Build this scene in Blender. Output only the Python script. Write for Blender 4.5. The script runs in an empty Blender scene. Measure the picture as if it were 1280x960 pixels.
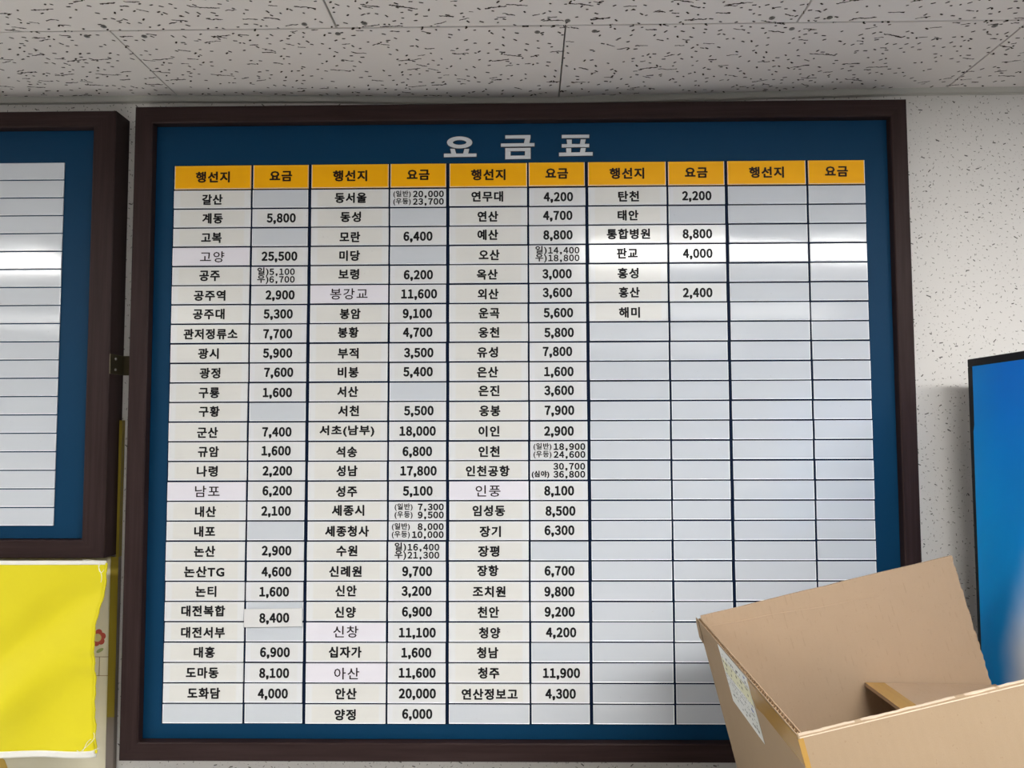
import bpy, bmesh, math, random
from mathutils import Vector, Matrix

S = bpy.context.scene
COL = S.collection
Z0 = 2.28                      # world height of the top edge of the fare grid
random.seed(7)

# ------------------------------------------------------------------ camera
cam_d = bpy.data.cameras.new('camera')
cam_d.sensor_width = 36.0
cam_d.lens = 960 / 1280 * 36.0
cam_d.clip_start = 0.02
cam = bpy.data.objects.new('camera', cam_d)
COL.objects.link(cam)
RT = Vector((0.99986959, 0.01578789, -0.00339916))
UP = Vector((0.0043071, -0.05783527, 0.99831685))
FW = Vector((-0.01556473, 0.99820129, 0.05789573))
CAM = Vector((0.54823803, -1.17577564, -0.41492032 + Z0))
m = Matrix((RT, UP, -FW)).transposed().to_4x4()
m.translation = CAM
cam.matrix_world = m
S.camera = cam

# ------------------------------------------------------------------ world and exposure
world = bpy.data.worlds.new('world')
S.world = world
world.use_nodes = True
world.node_tree.nodes['Background'].inputs[0].default_value = (0.93, 0.95, 1.0, 1)
world.node_tree.nodes['Background'].inputs[1].default_value = 0.3
S.view_settings.view_transform = 'Standard'
S.view_settings.look = 'None'
S.view_settings.exposure = 0.05
S.view_settings.gamma = 1.0
S.view_settings.use_curve_mapping = False
LAMP_STRENGTH = 37.0
FILL_LAMP_STRENGTH = 11.0  # lamps added behind the camera for fill
LAMPS = [(0.71, 1.91), (-2.06, -0.84)]      # x ranges of the two troffers nearest the wall
LAMP_Y = (-1.30, -1.00)


# ------------------------------------------------------------------ node helpers
def new_mat(name, rgb=(0.5, 0.5, 0.5), rough=0.5, metal=0.0, spec=0.5):
    mt = bpy.data.materials.new(name)
    mt.use_nodes = True
    b = mt.node_tree.nodes['Principled BSDF']
    b.inputs['Base Color'].default_value = (*rgb, 1)
    b.inputs['Roughness'].default_value = rough
    b.inputs['Metallic'].default_value = metal
    b.inputs['Specular IOR Level'].default_value = spec
    return mt, mt.node_tree, b


class NT:
    """terse node building"""
    def __init__(s, nt):
        s.nt = nt

    def n(s, t, **k):
        x = s.nt.nodes.new(t)
        for a, b in k.items():
            setattr(x, a, b)
        return x

    def put(s, sock, v):
        if isinstance(v, bpy.types.NodeSocket):
            s.nt.links.new(v, sock)
        elif v is not None:
            sock.default_value = v

    def math(s, op, a, b=None, c=None, clamp=False):
        x = s.n('ShaderNodeMath', operation=op, use_clamp=clamp)
        s.put(x.inputs[0], a)
        s.put(x.inputs[1], b)
        s.put(x.inputs[2], c)
        return x.outputs[0]

    def vmath(s, op, a, b=None):
        x = s.n('ShaderNodeVectorMath', operation=op)
        s.put(x.inputs[0], a)
        if op == 'SCALE':
            s.put(x.inputs[3], b)
        else:
            s.put(x.inputs[1], b)
        return x.outputs[0]

    def mix(s, f, a, b):
        x = s.n('ShaderNodeMix', data_type='RGBA')
        s.put(x.inputs[0], f)
        s.put(x.inputs[6], a if isinstance(a, bpy.types.NodeSocket) else (*a, 1))
        s.put(x.inputs[7], b if isinstance(b, bpy.types.NodeSocket) else (*b, 1))
        return x.outputs[2]

    def noise(s, vec, scale, detail=2.0, rough=0.5, dims='3D'):
        x = s.n('ShaderNodeTexNoise', noise_dimensions=dims)
        s.put(x.inputs['Vector'], vec)
        x.inputs['Scale'].default_value = scale
        x.inputs['Detail'].default_value = detail
        x.inputs['Roughness'].default_value = rough
        return x.outputs['Fac']

    def pos(s):
        return s.n('ShaderNodeNewGeometry').outputs['Position']

    def obj(s):
        return s.n('ShaderNodeTexCoord').outputs['Object']

    def ramp(s, f, lo, hi):
        x = s.n('ShaderNodeMapRange', interpolation_type='SMOOTHSTEP')
        s.put(x.inputs[0], f)
        x.inputs[1].default_value = lo
        x.inputs[2].default_value = hi
        return x.outputs[0]

    def scale_xyz(s, v, sx, sy, sz):
        x = s.n('ShaderNodeVectorMath', operation='MULTIPLY')
        s.put(x.inputs[0], v)
        x.inputs[1].default_value = (sx, sy, sz)
        return x.outputs[0]

    def bump(s, h, strength, dist, bsdf):
        x = s.n('ShaderNodeBump')
        x.inputs['Strength'].default_value = strength
        x.inputs['Distance'].default_value = dist
        s.put(x.inputs['Height'], h)
        s.nt.links.new(x.outputs[0], bsdf.inputs['Normal'])

    def flecks(s, vec, cell, half_len, half_wid, angle, density, offset=0.0, wav=0.25):
        """short dark strokes scattered one per voronoi cell, vec lies in xy, metres"""
        v = s.vmath('ADD', s.vmath('SCALE', vec, 1.0 / cell), (offset, offset * 1.7, 0))
        vo = s.n('ShaderNodeTexVoronoi', voronoi_dimensions='2D', feature='F1')
        s.put(vo.inputs['Vector'], v)
        vo.inputs['Scale'].default_value = 1.0
        vo.inputs['Randomness'].default_value = 0.9
        d = s.vmath('SUBTRACT', v, vo.outputs['Position'])
        sep = s.n('ShaderNodeSeparateColor')
        s.put(sep.inputs[0], vo.outputs['Color'])
        r, g, b = sep.outputs
        rot = s.n('ShaderNodeVectorRotate', rotation_type='Z_AXIS')
        s.put(rot.inputs['Vector'], d)
        s.put(rot.inputs['Angle'], s.math('MULTIPLY', s.math('SUBTRACT', r, 0.5), angle * 2))
        xyz = s.n('ShaderNodeSeparateXYZ')
        s.put(xyz.inputs[0], rot.outputs[0])
        wob = s.math('MULTIPLY', s.math('SUBTRACT', s.noise(v, 5.0, 3.0, 0.6), 0.5), wav)
        y = s.math('ADD', xyz.outputs[1], wob)
        L = s.math('MULTIPLY', s.math('ADD', s.math('MULTIPLY', g, 0.9), 0.25), half_len / cell)
        dx = s.math('MAXIMUM', s.math('SUBTRACT', s.math('ABSOLUTE', xyz.outputs[0]), L), 0.0)
        dist = s.math('SQRT', s.math('ADD', s.math('MULTIPLY', dx, dx), s.math('MULTIPLY', y, y)))
        w = half_wid / cell
        msk = s.n('ShaderNodeMapRange', interpolation_type='SMOOTHSTEP')
        s.put(msk.inputs[0], dist)
        msk.inputs[1].default_value = w
        msk.inputs[2].default_value = w * 0.45
        on = s.math('LESS_THAN', b, density)
        return s.math('MULTIPLY', msk.outputs[0], on)


# ------------------------------------------------------------------ materials
def build_materials():
    M = {}
    # ceiling tiles with fissures
    mt, nt, b = new_mat('mineral_fibre', rough=0.95, spec=0.1)
    k = NT(nt)
    p = k.pos()
    f1 = k.flecks(p, 0.044, 0.0150, 0.00135, 0.30, 0.55, 0.0, 0.19)
    f2 = k.flecks(p, 0.0150, 0.0018, 0.00170, 1.2, 0.60, 3.3, 0.12)
    f3 = k.flecks(p, 0.032, 0.0075, 0.00120, 0.5, 0.34, 8.1, 0.20)
    f = k.math('MAXIMUM', k.math('MAXIMUM', f1, f2), f3)
    base = k.mix(k.noise(p, 6.0, 3.0), (0.70, 0.66, 0.635), (0.76, 0.72, 0.695))
    hole = k.mix(k.noise(p, 30.0, 1.0), (0.012, 0.007, 0.004), (0.05, 0.032, 0.022))
    k.put(b.inputs['Base Color'], k.mix(f, base, hole))
    h = k.math('SUBTRACT', k.math('MULTIPLY', k.noise(p, 600.0, 2.0), 0.12), f)
    k.bump(h, 0.5, 0.0015, b)
    M['tile'] = mt
    # flecked wallpaper
    mt, nt, b = new_mat('flecked_wallpaper', rough=0.75, spec=0.25)
    k = NT(nt)
    sw = k.n('ShaderNodeSeparateXYZ')
    k.put(sw.inputs[0], k.pos())
    cb = k.n('ShaderNodeCombineXYZ')
    k.put(cb.inputs[0], sw.outputs[0])
    k.put(cb.inputs[1], sw.outputs[2])
    p = cb.outputs[0]
    f1 = k.flecks(p, 0.0090, 0.0013, 0.00072, 1.57, 0.60, 0.0, 0.06)
    f2 = k.flecks(p, 0.0230, 0.0024, 0.00110, 0.9, 0.40, 5.2, 0.08)
    f3 = k.flecks(p, 0.0060, 0.0008, 0.00055, 1.57, 0.40, 9.4, 0.05)
    base = k.mix(k.noise(p, 5.0, 4.0), (0.70, 0.68, 0.655), (0.76, 0.74, 0.72))
    c1 = k.mix(k.math('MULTIPLY', f3, 0.40), base, (0.25, 0.22, 0.20))
    c2 = k.mix(k.math('MULTIPLY', f1, 0.80), c1, (0.10, 0.095, 0.075))
    c3 = k.mix(k.math('MULTIPLY', f2, 0.92), c2, (0.05, 0.045, 0.04))
    k.put(b.inputs['Base Color'], c3)
    k.bump(k.noise(p, 900.0, 2.0), 0.15, 0.0005, b)
    M['wall'] = mt
    M['paint'] = new_mat('plain_wall_paint', (0.42, 0.42, 0.42), 0.85)[0]
    M['floor'] = new_mat('floor_vinyl', (0.74, 0.74, 0.73), 0.6)[0]
    M['plenum'] = new_mat('dark_plenum', (0.03, 0.025, 0.02), 0.9)[0]
    M['moulding'] = new_mat('moulding_plastic', (0.50, 0.49, 0.45), 0.5)[0]
    M['screw'] = new_mat('painted_screw', (0.20, 0.19, 0.18), 0.5, 0.3)[0]
    # dark brown wood film
    mt, nt, b = new_mat('dark_wood_film', rough=0.45, spec=0.10)
    k = NT(nt)
    p = k.obj()
    ax = k.n('ShaderNodeAttribute', attribute_type='OBJECT', attribute_name='vertical_grain')
    vz = k.noise(k.scale_xyz(p, 160, 40, 6), 1.0, 4.0, 0.6)
    vx = k.noise(k.scale_xyz(p, 6, 40, 160), 1.0, 4.0, 0.6)
    g = k.math('ADD', k.math('MULTIPLY', vz, ax.outputs['Fac']),
               k.math('MULTIPLY', vx, k.math('SUBTRACT', 1.0, ax.outputs['Fac'])))
    c = k.mix(k.ramp(g, 0.3, 0.72), (0.024, 0.0130, 0.0125), (0.036, 0.0215, 0.0210))
    k.put(b.inputs['Base Color'], c)
    k.bump(g, 0.12, 0.0004, b)
    M['wood'] = mt
    # blue enamel
    mt, nt, b = new_mat('navy_blue_enamel', rough=0.48, spec=0.10)
    k = NT(nt)
    p = k.pos()
    c = k.mix(k.noise(p, 3.0, 3.0), (0.002, 0.033, 0.083), (0.0025, 0.040, 0.098))
    k.put(b.inputs['Base Color'], c)
    k.bump(k.noise(p, 1500.0, 1.0), 0.12, 0.0003, b)
    M['blue'] = mt
    M['navy'] = new_mat('dark_navy_sheet', (0.0015, 0.008, 0.028), 0.6, 0, 0.1)[0]
    M['title_outline'] = new_mat('outline_black', (0.01, 0.012, 0.02), 0.6)[0]  # dark outline behind the title letters

    def plate(name, c1, c2, edge, rough, hw, hh, inset):
        mt, nt, b = new_mat(name, rough=rough, spec=0.12 if 'amber' in name else 0.5)
        k = NT(nt)
        o = k.obj()
        x = k.n('ShaderNodeSeparateXYZ')
        k.put(x.inputs[0], o)
        p = k.pos()
        nz = k.noise(k.scale_xyz(p, 14, 14, 60), 1.0, 3.0)
        col = k.mix(nz, c1, c2)
        if edge:
            fx = k.ramp(k.math('ABSOLUTE', x.outputs[0]), hw - inset, hw - inset + 0.003)
            fz = k.ramp(k.math('ABSOLUTE', x.outputs[2]), hh - 0.0035, hh - 0.001)
            col = k.mix(k.math('MAXIMUM', fx, fz), col, edge)
        # faint specks of dirt
        sp = k.ramp(k.noise(p, 260.0, 1.0), 0.74, 0.80)
        col = k.mix(k.math('MULTIPLY', sp, 0.25), col, (0.3, 0.28, 0.26))
        k.put(b.inputs['Base Color'], col)
        k.bump(k.noise(k.scale_xyz(p, 3, 3, 12), 1.0, 2.0), 0.05, 0.01, b)
        return mt
    M['blank'] = plate('grey_plastic_strip', (0.545, 0.58, 0.63), (0.575, 0.605, 0.65), None, 0.095, 0, 0, 0)
    M['name'] = plate('cream_label_wide', (0.665, 0.66, 0.635), (0.70, 0.695, 0.67), (0.69, 0.70, 0.71), 0.14, 0.060, 0.014, 0.011)
    M['fare'] = plate('cream_label_short', (0.655, 0.66, 0.665), (0.69, 0.695, 0.70), (0.68, 0.69, 0.72), 0.14, 0.0445, 0.014, 0.010)
    M['lavender'] = plate('lavender_white_label', (0.71, 0.69, 0.76), (0.75, 0.73, 0.79), None, 0.26, 0, 0, 0)
    M['loose'] = plate('loose_label', (0.66, 0.66, 0.66), (0.69, 0.69, 0.69), None, 0.3, 0, 0, 0)
    M['amber'] = plate('amber_header', (0.88, 0.405, 0.002), (0.93, 0.45, 0.003), (0.90, 0.45, 0.02), 0.35, 0.060, 0.0185, -0.02)
    M['lip'] = new_mat('white_plastic_lip', (0.86, 0.88, 0.92), 0.3)[0]
    M['ink'] = new_mat('black_lettering', (0.006, 0.006, 0.008), 0.5, 0, 0.15)[0]
    M['ink_thin'] = new_mat('brown_black_lettering', (0.018, 0.010, 0.014), 0.5, 0, 0.15)[0]
    M['ink_header'] = new_mat('dark_brown_lettering', (0.022, 0.010, 0.005), 0.5, 0, 0.15)[0]
    M['silver'] = new_mat('silver_lettering', (0.62, 0.64, 0.67), 0.4, 0.1)[0]
    # cardboard
    for nm, a, c_ in (('kraft', (0.39, 0.275, 0.18), (0.46, 0.33, 0.22)),
                      ('kraft_outer', (0.285, 0.203, 0.128), (0.335, 0.243, 0.157)),
                      ('kraft_edge', (0.46, 0.36, 0.26), (0.56, 0.46, 0.36))):
        mt, nt, b = new_mat(nm, rough=0.85, spec=0.2)
        k = NT(nt)
        p = k.obj()
        fib = k.noise(p, 900.0, 3.0, 0.7)
        mott = k.noise(p, 30.0, 4.0, 0.6)
        col = k.mix(k.math('MULTIPLY', k.math('ADD', fib, mott), 0.5), a, c_)
        rot = k.n('ShaderNodeVectorRotate', rotation_type='Y_AXIS')
        k.put(rot.inputs['Vector'], p)
        rot.inputs['Angle'].default_value = 0.247
        q = rot.outputs[0]
        # corrugation telegraphing through the liner: broken fine dark lines along the flutes
        lines = k.n('ShaderNodeTexWave', wave_type='BANDS', bands_direction='X')
        k.put(lines.inputs['Vector'], q)
        lines.inputs['Scale'].default_value = 42.0
        lines.inputs['Distortion'].default_value = 0.6
        lf = k.ramp(lines.outputs['Fac'], 0.90, 1.0)
        brk = k.ramp(k.noise(k.scale_xyz(q, 190, 190, 75), 1.0, 2.0), 0.56, 0.68)
        lf = k.math('MULTIPLY', k.math('MULTIPLY', lf, brk), 0.22 if nm == 'kraft' else 0.04)
        col = k.mix(lf, col, (0.22, 0.13, 0.07))
        spk = k.ramp(k.noise(p, 420.0, 1.0), 0.72, 0.78)
        col = k.mix(k.math('MULTIPLY', spk, 0.25), col, (0.2, 0.12, 0.07))
        k.put(b.inputs['Base Color'], col)
        hh = k.math('ADD', k.math('MULTIPLY', lines.outputs['Fac'], 0.25), k.math('MULTIPLY', fib, 0.3))
        k.bump(hh, 0.25, 0.0008, b)
        M[nm] = mt
    M['flute'] = new_mat('corrugated_medium', (0.30, 0.19, 0.10), 0.9)[0]
    mt, nt, b = new_mat('brown_packing_tape', rough=0.22, spec=0.5)
    k = NT(nt)
    n_ = k.noise(k.scale_xyz(k.obj(), 200, 20, 60), 1.0, 3.0)
    k.put(b.inputs['Base Color'], k.mix(n_, (0.34, 0.19, 0.045), (0.43, 0.25, 0.065)))
    k.bump(n_, 0.15, 0.0005, b)
    M['tape'] = mt
    mt, nt, b = new_mat('label_paper', rough=0.4)
    k = NT(nt)
    k.put(b.inputs['Base Color'], k.mix(k.noise(k.obj(), 25, 2), (0.66, 0.68, 0.62), (0.74, 0.74, 0.76)))
    M['label'] = mt
    M['label_ink'] = new_mat('label_print', (0.07, 0.07, 0.075), 0.6)[0]
    M['label_grey'] = new_mat('label_fine_print', (0.30, 0.31, 0.31), 0.6)[0]
    M['label_yellow'] = new_mat('label_yellow_stripe', (0.66, 0.65, 0.46), 0.5)[0]
    M['label_blue'] = new_mat('label_blue_print', (0.13, 0.17, 0.42), 0.5)[0]
    # cloth
    mt, nt, b = new_mat('yellow_cloth', rough=0.7, spec=0.2)
    k = NT(nt)
    p = k.obj()
    w = k.noise(k.scale_xyz(p, 900, 900, 300), 1.0, 2.0)
    n2 = k.noise(p, 5.0, 3.0)
    c = k.mix(n2, (0.65, 0.56, 0.008), (0.71, 0.625, 0.014))
    k.put(b.inputs['Base Color'], k.mix(k.math('MULTIPLY', w, 0.12), c, (0.55, 0.45, 0.0)))
    b.inputs['Sheen Weight'].default_value = 0.15
    k.bump(w, 0.12, 0.0004, b)
    M['cloth'] = mt
    M['hem'] = new_mat('white_hem', (0.78, 0.77, 0.72), 0.75)[0]
    # decorated panel
    mt, nt, b = new_mat('sage_panel', rough=0.45)
    k = NT(nt)
    k.put(b.inputs['Base Color'], k.mix(k.noise(k.pos(), 40.0, 3.0), (0.70, 0.65, 0.49), (0.76, 0.71, 0.55)))
    M['sage'] = mt
    M['flower_red'] = new_mat('flower_red', (0.50, 0.085, 0.06), 0.5)[0]
    M['flower_core'] = new_mat('flower_centre', (0.68, 0.60, 0.28), 0.5)[0]
    M['flower_leaf'] = new_mat('leaf_green', (0.30, 0.36, 0.14), 0.5)[0]
    M['print_line'] = new_mat('tan_line', (0.30, 0.20, 0.09), 0.6)[0]
    M['orange'] = new_mat('ochre_print', (0.60, 0.38, 0.06), 0.5)[0]
    M['gold_tape'] = new_mat('ochre_tape', (0.25, 0.185, 0.02), 0.35)[0]
    M['alu'] = new_mat('brown_anodised', (0.20, 0.165, 0.145), 0.35, 0.4)[0]
    M['brass'] = new_mat('aged_brass', (0.10, 0.085, 0.05), 0.35, 0.7)[0]
    M['black'] = new_mat('black_trim', (0.010, 0.010, 0.012), 0.45, 0, 0.15)[0]
    M['machine'] = new_mat('machine_shell', (0.30, 0.31, 0.33), 0.4)[0]
    M['cabinet'] = new_mat('cabinet_grey', (0.42, 0.41, 0.39), 0.5)[0]
    # printed blue side sheet
    mt, nt, b = new_mat('blue_printed_sheet', rough=0.4, spec=0.15)
    k = NT(nt)
    x = k.n('ShaderNodeSeparateXYZ')
    k.put(x.inputs[0], k.pos())
    y, z = x.outputs[1], x.outputs[2]
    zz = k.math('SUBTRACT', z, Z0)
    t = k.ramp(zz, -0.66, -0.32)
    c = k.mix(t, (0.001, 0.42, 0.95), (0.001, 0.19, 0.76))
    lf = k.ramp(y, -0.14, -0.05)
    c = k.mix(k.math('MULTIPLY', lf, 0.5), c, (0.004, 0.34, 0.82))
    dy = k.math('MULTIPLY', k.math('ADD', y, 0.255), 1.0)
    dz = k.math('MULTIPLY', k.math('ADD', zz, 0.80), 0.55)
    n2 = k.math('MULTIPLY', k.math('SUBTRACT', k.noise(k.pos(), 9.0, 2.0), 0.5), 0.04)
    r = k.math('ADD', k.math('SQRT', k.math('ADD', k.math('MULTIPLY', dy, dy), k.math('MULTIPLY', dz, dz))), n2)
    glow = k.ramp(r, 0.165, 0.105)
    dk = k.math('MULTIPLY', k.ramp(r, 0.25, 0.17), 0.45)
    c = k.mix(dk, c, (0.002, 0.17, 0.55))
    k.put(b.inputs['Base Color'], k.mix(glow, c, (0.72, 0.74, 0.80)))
    M['print'] = mt
    # near lamps, and the added fill lamps
    for nm, st in (('lamp_near', LAMP_STRENGTH), ('lamp_fill', FILL_LAMP_STRENGTH)):
        mt, nt, b = new_mat(nm, (0.9, 0.9, 0.9), 0.6)
        b.inputs['Emission Color'].default_value = (1.0, 0.985, 0.95, 1)
        b.inputs['Emission Strength'].default_value = st
        M[nm] = mt
    M['white_metal'] = new_mat('white_enamel', (0.75, 0.75, 0.74), 0.4)[0]
    return M


M = build_materials()


# ------------------------------------------------------------------ object helpers
def link(name, me, parent=None, loc=None):
    o = bpy.data.objects.new(name, me)
    COL.objects.link(o)
    if loc is not None:
        o.location = loc
    if parent is not None:
        o.parent = parent
    return o


def world_loc(o):
    v = Vector((0, 0, 0))
    while o is not None:
        v += o.location
        o = o.parent
    return v


def tag(o, label=None, cat=None, group=None, kind=None):
    if label:
        o['label'] = label
    if cat:
        o['category'] = cat
    if group:
        o['group'] = group
    if kind:
        o['kind'] = kind
    return o


def thing(name, label, cat, loc, group=None):
    o = link(name, None, None, Vector(loc))
    return tag(o, label, cat, group)


def finish(bm, name, mats, parent=None, loc=(0, 0, 0), smooth=False):
    """world-space bmesh -> one object whose origin is at loc (world)"""
    bmesh.ops.recalc_face_normals(bm, faces=bm.faces[:])
    me = bpy.data.meshes.new(name)
    loc = Vector(loc)
    bmesh.ops.translate(bm, verts=bm.verts[:], vec=-loc)
    bm.to_mesh(me)
    bm.free()
    for mt in (mats if isinstance(mats, (list, tuple)) else [mats]):
        me.materials.append(mt)
    if smooth:
        for p in me.polygons:
            p.use_smooth = True
    base = world_loc(parent) if parent is not None else Vector((0, 0, 0))
    return link(name, me, parent, loc - base)


def add_box(bm, lo, hi, bevel=0.0, mi=0):
    x0, y0, z0 = lo
    x1, y1, z1 = hi
    vs = [bm.verts.new(v) for v in ((x0, y0, z0), (x1, y0, z0), (x1, y1, z0), (x0, y1, z0),
                                    (x0, y0, z1), (x1, y0, z1), (x1, y1, z1), (x0, y1, z1))]
    fs = [bm.faces.new([vs[i] for i in f]) for f in
          ((0, 3, 2, 1), (4, 5, 6, 7), (0, 1, 5, 4), (1, 2, 6, 5), (2, 3, 7, 6), (3, 0, 4, 7))]
    for f in fs:
        f.material_index = mi
    if bevel > 0:
        es = list({e for f in fs for e in f.edges})
        r = bmesh.ops.bevel(bm, geom=es, offset=bevel, segments=1, affect='EDGES')
        for f in r['faces']:
            f.material_index = mi
    return vs


def add_slab(bm, pts, n, t, mi=0):
    """polygon pts (3D) extruded by t along n"""
    n = Vector(n)
    a = [bm.verts.new(Vector(p)) for p in pts]
    b = [bm.verts.new(Vector(p) + n * t) for p in pts]
    fs = [bm.faces.new(a), bm.faces.new(b[::-1])]
    k = len(a)
    for i in range(k):
        fs.append(bm.faces.new((a[i], b[i], b[(i + 1) % k], a[(i + 1) % k])))
    for f in fs:
        f.material_index = mi


def box_obj(name, lo, hi, mat, parent=None, bevel=0.0, loc=None):
    bm = bmesh.new()
    add_box(bm, lo, hi, bevel)
    c = loc if loc is not None else tuple((lo[i] + hi[i]) / 2 for i in range(3))
    return finish(bm, name, mat, parent, c)


def ray(u, v):
    return FW + RT * ((u - 640) / 960) - UP * ((v - 480) / 960)


def on_y(u, v, Y):
    d = ray(u, v)
    return CAM + d * ((Y - CAM.y) / d.y)


# ------------------------------------------------------------------ the room
WY = 0.03                       # wall surface
CZ = Z0 + 0.1217                # ceiling underside
XL, XR, YB = -2.7, 3.4, -4.6


def struct(name, lo, hi, mat):
    return tag(box_obj(name, lo, hi, mat), kind='structure')


struct('wall_back', (XL, WY, 0), (XR, WY + 0.1, CZ + 0.1), M['wall'])
struct('wall_left', (XL - 0.1, YB, 0), (XL, WY + 0.1, CZ + 0.1), M['paint'])
struct('wall_right', (XR, YB, 0), (XR + 0.1, WY + 0.1, CZ + 0.1), M['paint'])
struct('wall_front', (XL - 0.1, YB - 0.1, 0), (XR + 0.1, YB, CZ + 0.1), M['paint'])
struct('floor', (XL - 0.1, YB, -0.1), (XR + 0.1, WY + 0.1, 0), M['floor'])

ceiling = tag(box_obj('ceiling', (XL, YB, CZ + 0.05), (XR, WY + 0.1, CZ + 0.1), M['plenum']), kind='structure')
TP = 0.6135                     # tile pitch along the wall
rows = [(-0.1790, 0.0215, -0.0075)]
y = -0.1790
i = 1
while y > -0.90:
    rows.append((y - 0.3065, y, -0.0075 + (TP / 2 if i % 2 else 0)))
    y -= 0.3065
    i += 1
rows.append((-0.995, y, -0.0075))
y = -0.995
rows.append((-1.305, -0.995, -0.0075))
y = -1.305
while y > YB:
    rows.append((max(y - 0.3065, YB), y, -0.0075 + (TP / 2 if i % 2 else 0)))
    y -= 0.3065
    i += 1
FILL_LAMPS = [(a_, b_, c_, c_ + 0.30) for c_ in (rows[-8][0] + 0.003, rows[-4][0] + 0.003) for a_, b_ in ((-2.06, -0.84), (0.80, 1.98))]  # unseen lamps added to fill the room and lift the ceiling by bounce
HOLES = [(a, b, LAMP_Y[0], LAMP_Y[1]) for a, b in LAMPS] + FILL_LAMPS
tile_cache = {}
sc_me = None


def screw_mesh():
    bm = bmesh.new()
    bmesh.ops.create_cone(bm, cap_ends=True, segments=10, radius1=0.0040, radius2=0.0030, depth=0.0016)
    r = bmesh.ops.create_cone(bm, cap_ends=True, segments=8, radius1=0.0022, radius2=0.0016, depth=0.0012)
    bmesh.ops.translate(bm, verts=r['verts'], vec=(0, 0, -0.0012))
    me = bpy.data.meshes.new('screw')
    bm.to_mesh(me)
    bm.free()
    me.materials.append(M['screw'])
    return me


sc_me = screw_mesh()


def sag(x):
    """the ceiling edge dips a little over the middle of the board"""
    pts = [(-9, 0), (0.0, 0), (0.22, 0.0025), (0.45, 0.0075), (0.60, 0.0088), (0.78, 0.0065), (1.15, 0), (9, 0)]
    for (a, p), (b, q) in zip(pts, pts[1:]):
        if x <= b:
            return p + (q - p) * (x - a) / (b - a)
    return 0.0


def ceiling_tile(x0, x1, y0, y1, r):
    g = 0.0011
    w, d = x1 - x0 - 2 * g, y1 - y0 - 2 * g
    key = (round(w, 4), round(d, 4), round(x0, 3) if r == 0 else 0)
    if key not in tile_cache:
        bm = bmesh.new()
        if r == 0:
            n = 6
            grid_ = [[bm.verts.new((-w / 2 + w * i_ / n, yy, zz - (sag(x0 + w * i_ / n) if yy > 0 else 0)))
                      for yy, zz in ((-d / 2, 0.0), (-d / 2, 0.012), (d / 2, 0.012), (d / 2, 0.0))] for i_ in range(n + 1)]
            for a_, b_ in zip(grid_, grid_[1:]):
                for q in range(4):
                    bm.faces.new((a_[q], a_[(q + 1) % 4], b_[(q + 1) % 4], b_[q]))
            bm.faces.new(grid_[0])
            bm.faces.new(grid_[-1][::-1])
        else:
            add_box(bm, (-w / 2, -d / 2, 0), (w / 2, d / 2, 0.012), 0.0007)
        bmesh.ops.recalc_face_normals(bm, faces=bm.faces[:])
        me = bpy.data.meshes.new('ceiling_tile')
        bm.to_mesh(me)
        bm.free()
        me.materials.append(M['tile'])
        tile_cache[key] = me
    dz = random.uniform(-0.0004, 0.0004)
    o = link('ceiling_tile', tile_cache[key], ceiling)
    wl = Vector(((x0 + x1) / 2, (y0 + y1) / 2, CZ + dz))
    o.location = wl - world_loc(ceiling)
    if r <= 1 and abs((x0 + x1) / 2 - 0.6) < 1.3 and w > 0.5:
        ys = [-d / 2 + 0.012] if r == 0 else [d / 2 - 0.012, -d / 2 + 0.012]
        for yy in ys:
            for xx in (-w / 2 + 0.039, 0.0, w / 2 - 0.037):
                s = link('screw', sc_me, o)
                s.location = (xx + random.uniform(-.002, .002), yy + random.uniform(-.001, .001), -0.0001)


def holes_cut(x0, x1, y0, y1):
    """split a strip of tiles around lamp recesses"""
    segs = [(x0, x1)]
    for hx0, hx1, hy0, hy1 in HOLES:
        if hy1 <= y0 + 0.001 or hy0 >= y1 - 0.001:
            continue
        out = []
        for a, b in segs:
            if hx1 <= a or hx0 >= b:
                out.append((a, b))
            else:
                if hx0 > a:
                    out.append((a, hx0))
                if hx1 < b:
                    out.append((hx1, b))
        segs = out
    return [(a, b) for a, b in segs if b - a > 0.01]


for r, (ya, yb, off) in enumerate(rows):
    n0 = math.floor((XL - off) / TP)
    x = off + n0 * TP
    while x < XR:
        a, b = max(x, XL), min(x + TP, XR)
        if b - a > 0.02 and yb - ya > 0.01:
            for s0, s1 in holes_cut(a, b, ya, yb):
                ceiling_tile(s0, s1, ya, yb, r)
        x += TP

# ceiling edge moulding, an L profile
bm = bmesh.new()
prof = [(WY, CZ + 0.012), (WY - 0.008, CZ + 0.012), (WY - 0.0095, CZ - 0.0006), (WY - 0.0075, CZ - 0.0022),
        (WY - 0.0055, CZ - 0.0068), (WY - 0.0065, CZ - 0.0090), (WY, CZ - 0.0092)]
mx = [XL, -1.0, 0.0, 0.11, 0.22, 0.45, 0.60, 0.78, 0.95, 1.15, 2.0, XR]
rg = [[bm.verts.new((x, a, b - sag(x))) for a, b in prof] for x in mx]
for p_, q_ in zip(rg, rg[1:]):
    for i_ in range(len(prof)):
        bm.faces.new((p_[i_], p_[(i_ + 1) % len(prof)], q_[(i_ + 1) % len(prof)], q_[i_]))
bm.faces.new(rg[0])
bm.faces.new(rg[-1][::-1])
tag(finish(bm, 'trim_1', M['moulding'], None, (0, WY, CZ)), kind='structure')


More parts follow.
